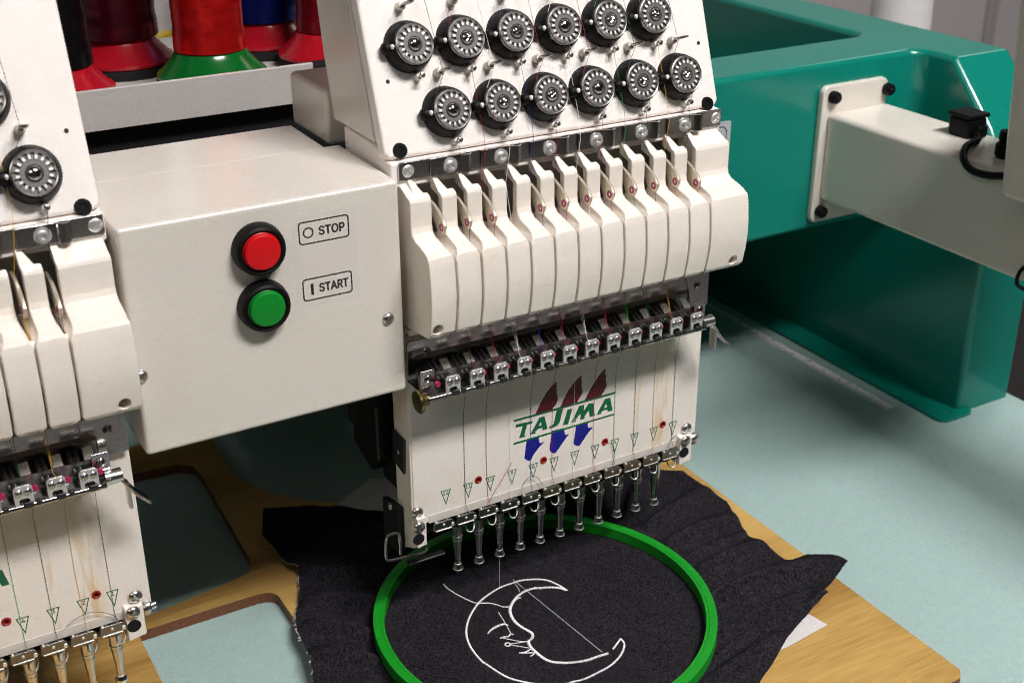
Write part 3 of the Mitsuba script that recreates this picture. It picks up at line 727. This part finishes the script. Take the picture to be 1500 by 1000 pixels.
# ------------------------------------------------------------------ control box between the heads
k = thing('control_box', 'cream metal box between the two heads with red and green push buttons', 'control box')
add('front_cover', rbox(-252, -108.6, -8.9, 66.2, 80, 200, 2.4, 16), 'white_paint', k)
add('rear_cover', rbox(-252, -117, 67.2, 119, 90, 199.2, 1.6, 12), 'white_paint', k)
for name, z, mat in (('stop_button', 178.5, 'red_button'), ('start_button', 148.4, 'green_button')):
    M = FRONT(-185.6, -8.9, z)
    b = f'{k}__{name}'
    add('collar', lathe([(0, 0), (13.3, 0), (13.4, 1.0), (13.0, 4.5), (12.4, 6.4), (11.2, 7.2), (10.0, 6.6), (9.7, 4.0), (0, 4.0)], 48), 'black_plastic', b, M)
    add('cap', lathe([(0, 3), (9.2, 3), (9.2, 7.2), (8.9, 8.3), (8.2, 8.8), (0, 8.95)], 40), mat, b, M)
    add('cap_ring', lathe([(9.1, 4), (9.6, 4), (9.6, 6.3), (9.3, 6.5), (9.1, 6.4)], 40), mat, b, M)
sk = f'{k}__label_sticker'
add('sheet', ext(cs(rrect(34, 50, 1)), 'z', -0.1, 0.12), 'sticker', sk, FRONT(-150.0, -8.9, 166.0), smooth=False)
for z, word in ((181.2, 'STOP'), (150.8, 'START')):
    fr = poly_print([rrect(27.2, 12.2, 1.9), rrect(25.7, 10.7, 1.3)], 0.1)
    add('frame', fr, 'print_black', sk, FRONT(-150.6, -9.03, z), smooth=False)
    w = cat(*[moved(text(word, 4.4, 0.1, True), tr(dx, dy, 0.01 * j)) for j, (dx, dy) in enumerate(((-0.18, 0), (0.18, 0), (0, 0.1), (0, -0.1)))])
    wid = w.bounds[1][0] - w.bounds[0][0]
    w.apply_transform(np.diag([(14.2 if word == 'STOP' else 16.2) / wid, 1, 1, 1]))
    add('word', w, 'print_black', sk, FRONT(-150.6 + (4.2 if word == 'STOP' else 3.4), -9.03, z), smooth=False)
    if word == 'STOP':
        c = [(2.9 * math.cos(a), 2.9 * math.sin(a)) for a in np.arange(28) * 2 * np.pi / 28]
        s = poly_print([c, [(x * .72, y * .72) for x, y in c]], 0.1)
    else:
        s = poly_print([[(-0.75, -3), (0.75, -3), (0.75, 3), (-0.75, 3)]], 0.1)
    add('symbol', s, 'print_black', sk, FRONT(-150.6 - 8.4, -9.03, z), smooth=False)
for x, z in ((-118, 125.2), (-253.5 + 4.0, 124.4)):
    add('cover_screw', phillips(3.5, 2.3), 'steel', k, FRONT(x, -8.9, z) @ rot((0, 0, 1), 30))

# ------------------------------------------------------------------ spool rack and thread cones
ZS = 199.0
k = thing('spool_rack', 'long brushed aluminium tray behind the control box carrying the thread cones', 'rack')
add('front_rail', ext(cs([(220, 183), (221.6, 183), (221.6, 206.6), (223, 206.6), (223, 208.4), (220, 208.4)]), 'x', -420, -62, 0.3, 6), 'aluminium', k)
add('rail_end', rbox(-62, 240, 222, 236, 184, 206, 0.5), 'black_matte', k)
add('shelf', rbox(-420, 240, 224, 420, ZS - 9, ZS - 6.0, 0.5), 'aluminium', k)
add('under_beam', rbox(-420, 240, 232, 330, 120, ZS - 10, 1), 'black_matte', k)
pad = shape(lathe([(0, 0), (36, 0), (36.6, 1), (36.6, 5.6), (36, 6.4), (0, 6.4)], 40), 'felt')
padb = shape(lathe([(0, 0), (36, 0), (36.6, 1), (36.6, 5.6), (36, 6.4), (0, 6.4)], 40), 'black_matte')
flange = lambda s: [(0, 0.5), (34.6 * s, 0.5), (36.0 * s, 1.6), (36.2 * s, 3.2), (35.0 * s, 4.8), (33.4 * s, 5.4), (25.0 * s, 14.5), (23.6 * s, 17.5), (22.8 * s, 18.2), (0, 18.2)]
def winding(r, h, taper):
    z = np.linspace(0, 1, 60)
    rr = r - taper * z + 0.25 * np.sin(z * 43) + 0.15 * np.sin(z * 97 + 1)
    return [(0, 18)] + [(r - 1.6, 18.0)] + [(a, 19.0 + h * b) for a, b in zip(rr, z)] + [(0, 19 + h)]
CONES = [  # x, y, cone, winding, winding radius, pad, label
    (-219, 262, 'red_cone', 'wind_black', 24.5, padb, 'black thread cone on a red base nearest the left head'),
    (-160, 330, 'red_cone', 'wind_maroon', 26.5, padb, 'dark maroon thread cone on a red base, back row'),
    (-119, 257, 'green_cone', 'wind_red', 23.5, pad, 'bright red thread cone on a green base in the front row'),
    (-52, 336, 'red_cone', 'wind_blue', 26.0, padb, 'royal blue thread cone on a red base, back row'),
    (-28, 274, 'red_cone', 'wind_crimson', 22.0, padb, 'crimson thread cone on a red base half hidden by the middle head'),
]
for x, y, cone, wind, r, pd, lab in CONES:
    t = thing('thread_cone', lab, 'thread cone', None)
    M = tr(x, y, ZS)
    add('base', lathe(flange(1.0), 48), cone, t, M)
    add('winding', lathe(winding(r, 150, 4.0), 48), wind, t, M)
    add('core_top', lathe([(0, 168), (17, 168), (15, 178), (13, 178), (0, 172)], 24), cone, t, M)
    add('pad', pd, None, k, tr(x, y, ZS - 5.9))
for x, y, w, lab in ((-99, 470, 'paper', 'white thread cone on a yellow base far behind the spools'), (14, 455, 'ivory_metal', 'tan thread cone on a yellow base behind the blue cone')):
    t = thing('thread_cone', lab, 'thread cone')
    zz = 159 if x < 0 else 158
    add('base', lathe([(0, 0), (30, 0), (31, 2), (29, 30), (26, 34), (0, 34)], 32), 'yellow_plastic', t, tr(x, y, zz))
    add('winding', lathe([(0, 34), (25, 34), (22, 190), (0, 190)], 32), w, t, tr(x, y, zz))
t = thing('back_shelf', 'dark shelf behind the spool rack holding yellow based cones', 'shelf')
add('board', rbox(-300, 60, 432, 520, 124, 133.5, 1), 'black_matte', t)
add('block', rbox(-150, 60, 425, 520, 134, 157.5, 1), 'black_matte', t)

# ------------------------------------------------------------------ teal machine frame
k = thing('machine_frame', 'glossy teal green cast frame arching over the right of the table', 'machine frame')
rr_ = 5.0
plan = sg.box(60, 145, 482, 205).union(sg.box(420, 52.5, 482, 640)).buffer(14).buffer(-14).buffer(-rr_, join_style=2)
low = sg.box(420, 52.5, 482, 640).buffer(-rr_, join_style=2)
def up(g, z0, z1):
    return cs(np.array(g.exterior.coords)[:-1]).extrude(z1 - z0).translate([0, 0, z0])
side = permute(cs([(30, ZT - 40), (30, 112), (52.5, 112), (66, 132), (109, 178), (660, 178), (660, ZT - 40)]).offset(-rr_, m3.JoinType.Miter).extrude(600), [(2, 1), (0, 1), (1, 1)], (0, 0, 0))
casting = ((up(plan, 43 + rr_, 178 - rr_) + up(low, ZT - 15 + rr_, 100)) ^ side).minkowski_sum(m3.Manifold.sphere(rr_, 20))
add('casting', casting, 'teal_paint', k, smooth=45)
fl = cs(rrect(38, 520, 8)).extrude(3.0).translate([414, 45 + 260, ZT + 0.1]) - m3.Manifold.cylinder(30, 2.2, 2.2, 20).translate([412.5, 54, ZT - 5])
add('foot_flange', fl, 'teal_paint', k)
add('flange_bolt', moved(lathe(dome(1.9, 0.8), 16), tr(412.5, 54, ZT + 2.3)), 'steel', k)
add('added_light_block', rbox(-900, 400, 432, 520, ZT + 0.5, 112, 6), 'teal_paint', k)  # unseen block added to keep wall light from under the control box
add('added_dark_web', rbox(60, 425, 190, 600, 30, 44, 2), 'teal_paint', k)  # plate added to darken the gap behind the cross beam
add('sticker', ext(cs(rrect(40, 86, 2)), 'z', -0.2, 0.4), 'sticker_grey', k, FRONT(213.5, 145, 103.0), smooth=False)
add('sticker_frame', poly_print([rrect(34, 78, 5), rrect(32.4, 76.4, 4.4)], 0.1), 'print_black', k, FRONT(213.0, 144.55, 103.5), smooth=False)

k = thing('support_arm', 'white box section arm bolted to the teal frame by a rounded plate', 'arm')
add('mounting_plate', ext(cs(rrect(67.5, 110, 6)), 'z', 0, 5.5, 1.2), 'white_paint', k, FRONT(351, 144.8, 106))
add('box_beam', rbox(323.6, 386, -420, 140, 70.4, 140, 4, 20), 'white_paint', k)
bolt = shape(cat(lathe([(0, 0), (4.7, 0), (4.9, 1.0), (4.7, 5.0), (4.0, 6.0), (0, 6.0)], 24), lathe(dome(2.2, 1.6, 5.9), 16)), 'black_plastic')
for x, z in ((327, 152.4), (383, 151.6), (325, 60.6), (377, 60.0)):
    add('bolt', bolt, None, k, FRONT(x, 139.3, z))

k = thing('sensor_cable', 'black cable looping from a plug on the white arm', 'cable')
add('plug', cat(rbox(360, 379, 34, 54, 140.2, 154.5, 2.5), rbox(365, 375, 29, 36, 141, 150, 2)), 'black_plastic', k)
add('plug_cap', rbox(358.5, 379.5, 33, 54, 154.7, 157.6, 0.8), 'black_plastic', k)
path = smooth_path([(368, 38, 146), (362, 27, 144), (350, 18, 144.5), (334, 12, 145), (322, 3, 141), (317.5, -9, 136.5), (317, -24, 137), (319, -37, 139.5), (324, -60, 141)], 2.0)
add('lead', tube(path, 2.6, 12), 'black_plastic', k)
k = thing('clamp_knob', 'small black clamp knob on the arm beside the right edge', 'knob')
add('body', cat(moved(lathe([(0, 0), (6, 0), (7, 2), (7, 9), (5, 11), (0, 11)], 20), tr(350, -8, 140.1)), moved(lathe([(0, 0), (5, 0), (5.6, 2), (5, 7), (0, 8)], 20), tr(352, -6, 151))), 'black_plastic', k)
k = thing('display_box', 'pale grey housing at the right edge in front of the white arm', 'housing')
bx = rbox(0, 160, -45, 0, 0, 134, 6, 16).rotate([0, -5.5, 0]).translate([279, -64, 140])
add('housing', bx, 'white_paint', k)
k = thing('power_lead', 'thin black lead hanging at the right edge under the arm', 'cable')
add('lead', tube(smooth_path([[325.9, -60.0, 84.3], [319.1, -60.0, 79.8], [317.6, -60.0, 75.2], [319.5, -60.0, 69.9], [331.2, -60.0, 62.9]], 1.0), 1.3, 8), 'black_plastic', k)

# ------------------------------------------------------------------ far background
k = thing('thread_canister', 'blurred white plastic canister with a black opening behind the teal frame', 'canister')
add('body', lathe([(0, 0), (36, 0), (37, 3), (34, 120), (0, 120)], 40), 'thread_white', k, tr(790, 520, 40))
add('cap', lathe([(0, 120), (19, 120), (19, 134), (0, 134)], 28), 'black_plastic', k, tr(790, 520, 40))
add('stand', rbox(740, 840, 470, 570, -860, 39, 2), 'wall_paint', k)
k = thing('dangling_cord', 'blurred black cord hanging behind the white canister', 'cord')
add('cord', tube(smooth_path([(850, 540, 200), (842, 545, 130), (836, 540, 108), (834, 538, 85), (832, 540, 40)], 4), 3.2, 8), 'black_plastic', k)
k = thing('wall_post', 'soft dark upright seam on the grey wall near the right edge', 'post')
add('post', rbox(1800, 1826, 1238, 1249, -860, 600, 3), 'cast_grey', k)
k = thing('storage_box', 'dark grey box standing on the floor beyond the table', 'box')
add('body', rbox(1000, 1900, 500, 1100, -859, -560, 30, 16), 'grey_white', k)
add('lid', rbox(985, 1915, 485, 1115, -559, -520, 15, 12), 'dark_metal', k)

# ------------------------------------------------------------------ denim, hoop, embroidery
HC, RI, RO = np.array([-29.6, -26.8]), 99.2, 106.0
ZF = -92.5
LEFT = [(-1355, 1880), (-1436, 1672), (-1505, 1468), (-1479, 1339), (-1454, 1086), (-1418, 1030), (-1489, 827), (-1633, 540), (-1668, 404), (-1677, 258), (-1696, 122), (-1760, -89)]
RIGHT = [(1529, 749), (1531, 502), (1548, 245), (1470, 34), (1396, -169), (1417, -324), (1421, -529), (1439, -576), (1571, -562), (1635, -590), (1676, -677), (1704, -810), (1487, -884), (1379, -939), (1385, -976), (1220, -1020), (839, -1202), (476, -1385)]
left = np.array(LEFT) * 0.1
right = np.array(RIGHT) * 0.1
back = np.array([(-105.2, 172.5), (-72.9, 143.3), (-58.9, 133.2), (0, 125), (90, 108), (130, 92)])
front = np.array([(40, -175), (-170, -175), (-182, -60)])
ring_ = np.vstack([left[::-1][:-1], left[:1], back, right, front])
edge = []
for a, b in zip(ring_, np.roll(ring_, -1, 0)):
    nseg = max(1, int(np.linalg.norm(b - a) / 2.2))
    edge += [a + (b - a) * s / nseg for s in range(nseg)]
edge = np.array(edge)
edge += 0.5 * (np.stack([meshkit.noise(np.c_[edge * 0.13, edge[:, :1] * 0]), meshkit.noise(np.c_[edge * 0.13, edge[:, :1] * 0 + 9])], 1) - 0.5)
cloth_poly = sg.Polygon(edge).buffer(0)
gx, gy = np.meshgrid(np.arange(-190, 185, 1.6), np.arange(-185, 200, 1.6))
pts = np.c_[gx.ravel(), gy.ravel()] + RNG.uniform(-0.2, 0.2, (gx.size, 2))
inner = cloth_poly.buffer(-1.4)
pts = pts[shapely.contains_xy(inner, pts[:, 0], pts[:, 1])]
circ = [HC + r * np.array([math.cos(a), math.sin(a)]) for r in (RI - 1, RI + 1, RO - 1, RO + 1.5) for a in np.linspace(0, 2 * np.pi, 260, endpoint=False)]
P2 = np.vstack([edge, pts, [c for c in circ if inner.contains(sg.Point(c))]])
tri = Delaunay(P2).simplices
cen = P2[tri].mean(1)
tri = tri[shapely.contains_xy(cloth_poly, cen[:, 0], cen[:, 1])]
d2 = P2[tri]
area = np.cross(d2[:, 1] - d2[:, 0], d2[:, 2] - d2[:, 0])
tri[area < 0] = tri[area < 0][:, ::-1]

def fold(a, b, width, h, p):
    """A crease ridge from a to b."""
    a, b = np.array(a, float), np.array(b, float)
    ab = b - a
    s = np.clip(((p - a) @ ab) / (ab @ ab), 0, 1)
    dist = np.linalg.norm(p - a - s[:, None] * ab, axis=1)
    w = width * (0.6 + 0.6 * s)
    return h * np.exp(-(dist / w) ** 2) * np.sin(np.pi * np.clip(0.15 + 0.85 * s, 0, 1)) ** 0.5
def cloth_z(p):
    q = p - HC
    r = np.linalg.norm(q, axis=1)
    th = np.arctan2(q[:, 1], q[:, 0])
    out = np.clip((r - RO) / 18, 0, 1)
    rad = meshkit.fbm(np.c_[np.cos(th) * 6, np.sin(th) * 6, r / 120], 2, 3) - 0.45
    rad2 = meshkit.noise(np.c_[np.cos(th) * 13, np.sin(th) * 13, r / 110], 8) - 0.5
    z = np.full(len(p), ZF)
    z += 0.30 * (meshkit.fbm(np.c_[p / 22, p[:, :1] * 0], 2, 1) - 0.5)
    outside = -2.6 + 5.0 * rad * out + 2.6 * rad2 * np.clip((r - RO) / 6, 0, 1) + 4.0 * out * (meshkit.fbm(np.c_[p / 42, p[:, :1] * 0 + 3], 2, 5) - 0.45)
    for f in ([(88, 26), (155, 45), 6.5, 6.0], [(88, 2), (151, 5), 7.0, 6.5], [(84, -33), (144, -30), 6.0, 5.5], [(72, -62), (161, -66), 7.5, 8.0], [(57, -94), (127, -87), 4.5, 5.5],
              [(44, -108), (137, -97), 4.0, 6.0], [(21, -124), (90, -113), 6.0, 5.0], [(92, -16), (148, -13), 3.0, 2.6], [(80, 42), (120, 82), 6.0, 6.0], [(62, 52), (96, 96), 5.0, 4.5],
              [(-98, 70), (-142, 99), 7.0, 6.0], [(-115, 45), (-154, 68), 7.0, 6.5], [(-129, 14), (-163, 45), 6.5, 6.0], [(-134, -13), (-170, 16), 6.0, 6.0], [(-73, 77), (-110, 142), 7.0, 6.0],
              [(-62, 84), (-96, 160), 7.0, 5.0], [(-138, -40), (-176, -30), 6.0, 5.5]):
        outside += 1.4 * fold(*f, p)
    z += np.where(r > RO - 1, outside, 0) * np.clip((r - RO + 1) / 3, 0, 1)
    tip = np.linalg.norm(p - (168, -76), axis=1)
    z += 9.0 * np.exp(-(tip / 16) ** 2) + 6.0 * np.exp(-(np.linalg.norm(p - (139, -96), axis=1) / 9) ** 2) + 5 * np.exp(-(np.linalg.norm(p - (100, -118), axis=1) / 14) ** 2)
    z += 5.0 * np.exp(-(np.linalg.norm(p - (-150, 146), axis=1) / 14) ** 2) + 4 * np.exp(-(np.linalg.norm(p - (-142, 104), axis=1) / 9) ** 2)
    return np.maximum(z, ZB + 0.9)
zc = cloth_z(P2)
top = np.c_[P2, zc]
bot = np.c_[P2, zc - 0.75]
ne = len(edge)
nb = len(P2)
side = []
ei = np.arange(ne)
ej = (ei + 1) % ne
side = np.vstack([np.c_[ei, ei + nb, ej + nb], np.c_[ei, ej + nb, ej]])
cloth = trimesh.Trimesh(np.vstack([top, bot]), np.vstack([tri, tri[:, ::-1] + nb, side]), process=False)
dk = thing('denim_cloth', 'wrinkled dark indigo denim cloth stretched in the green hoop with a white crescent moon', 'cloth')
add('fabric', cloth, 'denim', dk, smooth=75)
MOON = {
 'outer': [(-25, -91), (-37, -28), (-70, 53), (-111, 95), (-170, 127), (-231, 147), (-300, 151), (-387, 148), (-470, 125), (-552, 91), (-628, 39), (-703, -30), (-761, -105), (-796, -171), (-821, -251), (-832, -338), (-831, -430), (-821, -468), (-789, -585), (-748, -668), (-657, -765), (-572, -819), (-494, -854), (-468, -854), (-387, -869), (-292, -862), (-206, -850), (-123, -818), (-58, -775), (-14, -729), (-2, -694), (-3, -672)],
 'hook': [(-3, -672), (-51, -701), (-94, -727)],
 'inner': [(-25, -91), (-49, -48), (-107, -7), (-166, 17), (-185, 30), (-254, 35), (-322, 16), (-383, -24), (-433, -74), (-462, -136), (-472, -208), (-463, -273), (-446, -326), (-442, -366), (-468, -398), (-500, -412), (-513, -462), (-511, -514), (-501, -586), (-475, -642), (-426, -681), (-381, -705), (-299, -733), (-210, -739), (-144, -745)],
 'brow': [(-675, -220), (-627, -194), (-576, -186), (-544, -190), (-530, -213)],
 'lid': [(-629, -298), (-600, -301), (-578, -308), (-556, -294), (-547, -307)],
 'fine0': [(-516, -69), (-535, -198), (-552, -286)],
 'fine1': [(-625, -297), (-543, -387), (-502, -410)],
 'fine2': [(-610, -376), (-514, -407)],
 'fine3': [(-613, -382), (-530, -467)],
 'fine4': [(-603, -479), (-563, -489), (-524, -481)],
 'fine5': [(-597, -481), (-523, -523)],
 'fine6': [(-561, -537), (-539, -534), (-523, -523)],
 'fine7': [(-378, -27), (-339, -9), (-319, -15)],
 'ring': [(-623, -374)],
 'tail': [(-680, 359), (-680, 306), (-654, 209), (-625, 134), (-593, 79), (-521, 34), (-488, -6), (-466, -41), (-435, -60)],
 'jump': [(-269, 175), (-172, -726)],
 'curl': [(-276, 149), (-281, 92), (-293, 46)],
}
mo = {q: np.array(v) * 0.1 for q, v in MOON.items()}
def satin(pts, half, mat_pitch=0.62, lift=0.32):
    """Row of slanted stitches along a path on the cloth."""
    p = smooth_path(np.c_[pts, np.zeros(len(pts))], mat_pitch)[:, :2]
    t = np.gradient(p, axis=0)
    t /= np.linalg.norm(t, axis=1, keepdims=True) + 1e-9
    nrm = np.c_[-t[:, 1], t[:, 0]]
    z = cloth_z(p)
    hw = np.broadcast_to(half, (len(p),)) if np.ndim(half) == 0 else np.interp(np.linspace(0, 1, len(p)), np.linspace(0, 1, len(half)), half)
    V, F = [], []
    for i in range(len(p)):
        h = hw[i] * RNG.uniform(0.88, 1.12)
        a = p[i] - nrm[i] * h - t[i] * 0.35
        b = p[i] + nrm[i] * h + t[i] * 0.35
        m = (a + b) / 2
        line = np.array([[*a, z[i] - 0.05], [*(a * .8 + b * .2), z[i] + lift * 0.75], [*m, z[i] + lift], [*(a * .2 + b * .8), z[i] + lift * 0.75], [*b, z[i] - 0.05]])
        q = tube(line, [0.12, 0.25, 0.29, 0.25, 0.12], 5)
        F.append(np.array(q.faces) + sum(map(len, V)) if not V else np.array(q.faces) + off)
        V.append(np.array(q.vertices))
        off = (0 if i == 0 else off) + len(V[-1])
    return trimesh.Trimesh(np.vstack(V), np.vstack(F), process=False)
add('moon_outline', cat(satin(mo['outer'], 0.62), satin(mo['hook'], 0.62)), 'thread_white', dk)
add('moon_profile', satin(mo['inner'], 0.95), 'thread_white', dk)
add('eyebrow', satin(mo['brow'], [0.3, 0.7, 1.0, 0.9, 0.4]), 'thread_white', dk)
add('eye_stitches', cat(satin(mo['lid'], [0.3, 0.6, 0.5, 0.4, 0.4])), 'thread_white', dk)
def lay(pts, r, step=0.8, h=0.15):
    p = smooth_path(np.c_[pts, np.zeros(len(pts))], step)
    p[:, 2] = cloth_z(p[:, :2]) + h
    return tube(p, r, 6)
circ_ = [mo['ring'][0] + 1.6 * np.array([math.cos(a), math.sin(a)]) for a in np.linspace(0, 2 * np.pi, 14)]
add('mouth_stitches', cat(*[lay(mo[f'fine{i}'], 0.34 if i in (4, 5, 6, 7) else 0.25, 0.8, 0.25) for i in range(8)], lay(circ_, 0.4, 0.5, 0.25)), 'thread_white', dk)
add('thread_tail', lay(mo['tail'], 0.36, 0.8, 0.5), 'thread_white', dk)
jm = np.linspace(mo['jump'][0], mo['jump'][1], 40)
add('jump_thread', cat(tube(np.c_[jm, np.full(40, ZF + 0.8)], 0.15, 5), lay(mo['curl'], 0.15)), 'thread_white', dk)
# frayed white threads along the left cut edge
fr = []
for a, b in zip(left[2:], left[3:]):
    for s in np.arange(0, 1, 1.0 / max(1, np.linalg.norm(b - a) / 1.3)):
        if RNG.random() < 0.55:
            p = a + (b - a) * s + RNG.normal(0, 0.25, 2)
            z = float(cloth_z(p[None])[0])
            o = np.array([-1.0, -0.35]) * RNG.uniform(0.2, 1.5) + RNG.normal(0, 0.5, 2)
            fr.append(tube([[*p, z - 0.3], [*(p + o * .6), z - 0.2 + RNG.uniform(-.3, .3)], [*(p + o), z - 0.6]], 0.16, 4))
add('frayed_edge', cat(*fr), 'thread_white', dk)
labels[dk + '__frayed_edge'] = {'label': 'loose white threads along the cut edge', 'kind': 'stuff'}

k = thing('embroidery_hoop', 'round bright green plastic embroidery hoop clamping the denim', 'hoop')
def ring_prof(a, b, lo, hi, ch=0.8):
    return [(a + ch, lo), (a, lo + ch), (a, hi - ch), (a + ch * 0.3, hi - ch * 0.3), (a + ch, hi), (b - ch, hi), (b - ch * 0.3, hi - ch * 0.3), (b, hi - ch), (b, lo + ch), (b - ch, lo), (a + ch, lo)]
add('inner_ring', moved(lathe(ring_prof(RI, RI + 1.9, ZF + 0.35, ZF + 8.1, 0.22), 180), tr(HC[0], HC[1], 0)), 'green_plastic', k)
add('outer_ring', moved(lathe(ring_prof(RI + 1.95, RO, ZF + 0.2, ZF + 8.2, 0.3), 180), tr(HC[0], HC[1], 0)), 'green_plastic', k)

def sheet_of(poly, z, th=0.25):
    return ext(cs(poly), 'z', z, z + th)
k = add('backing_paper', moved(sheet_of([(122.6, -101.9), (124.6, -113.4), (89.4, -117.6), (60, -118), (60, -80), (110, -70)], -99.4), np.eye(4)), 'paper', smooth=False)
tag(k, 'corner of white backing paper showing under the right edge of the denim', 'paper')
k = add('backing_paper', moved(sheet_of([(-50.4, 189.9), (-90, 168), (-70, 120), (20, 118), (10, 150)], -99.4), np.eye(4)), 'paper', smooth=False)
tag(k, 'shaded corner of grey backing paper sticking out behind the denim', 'paper')
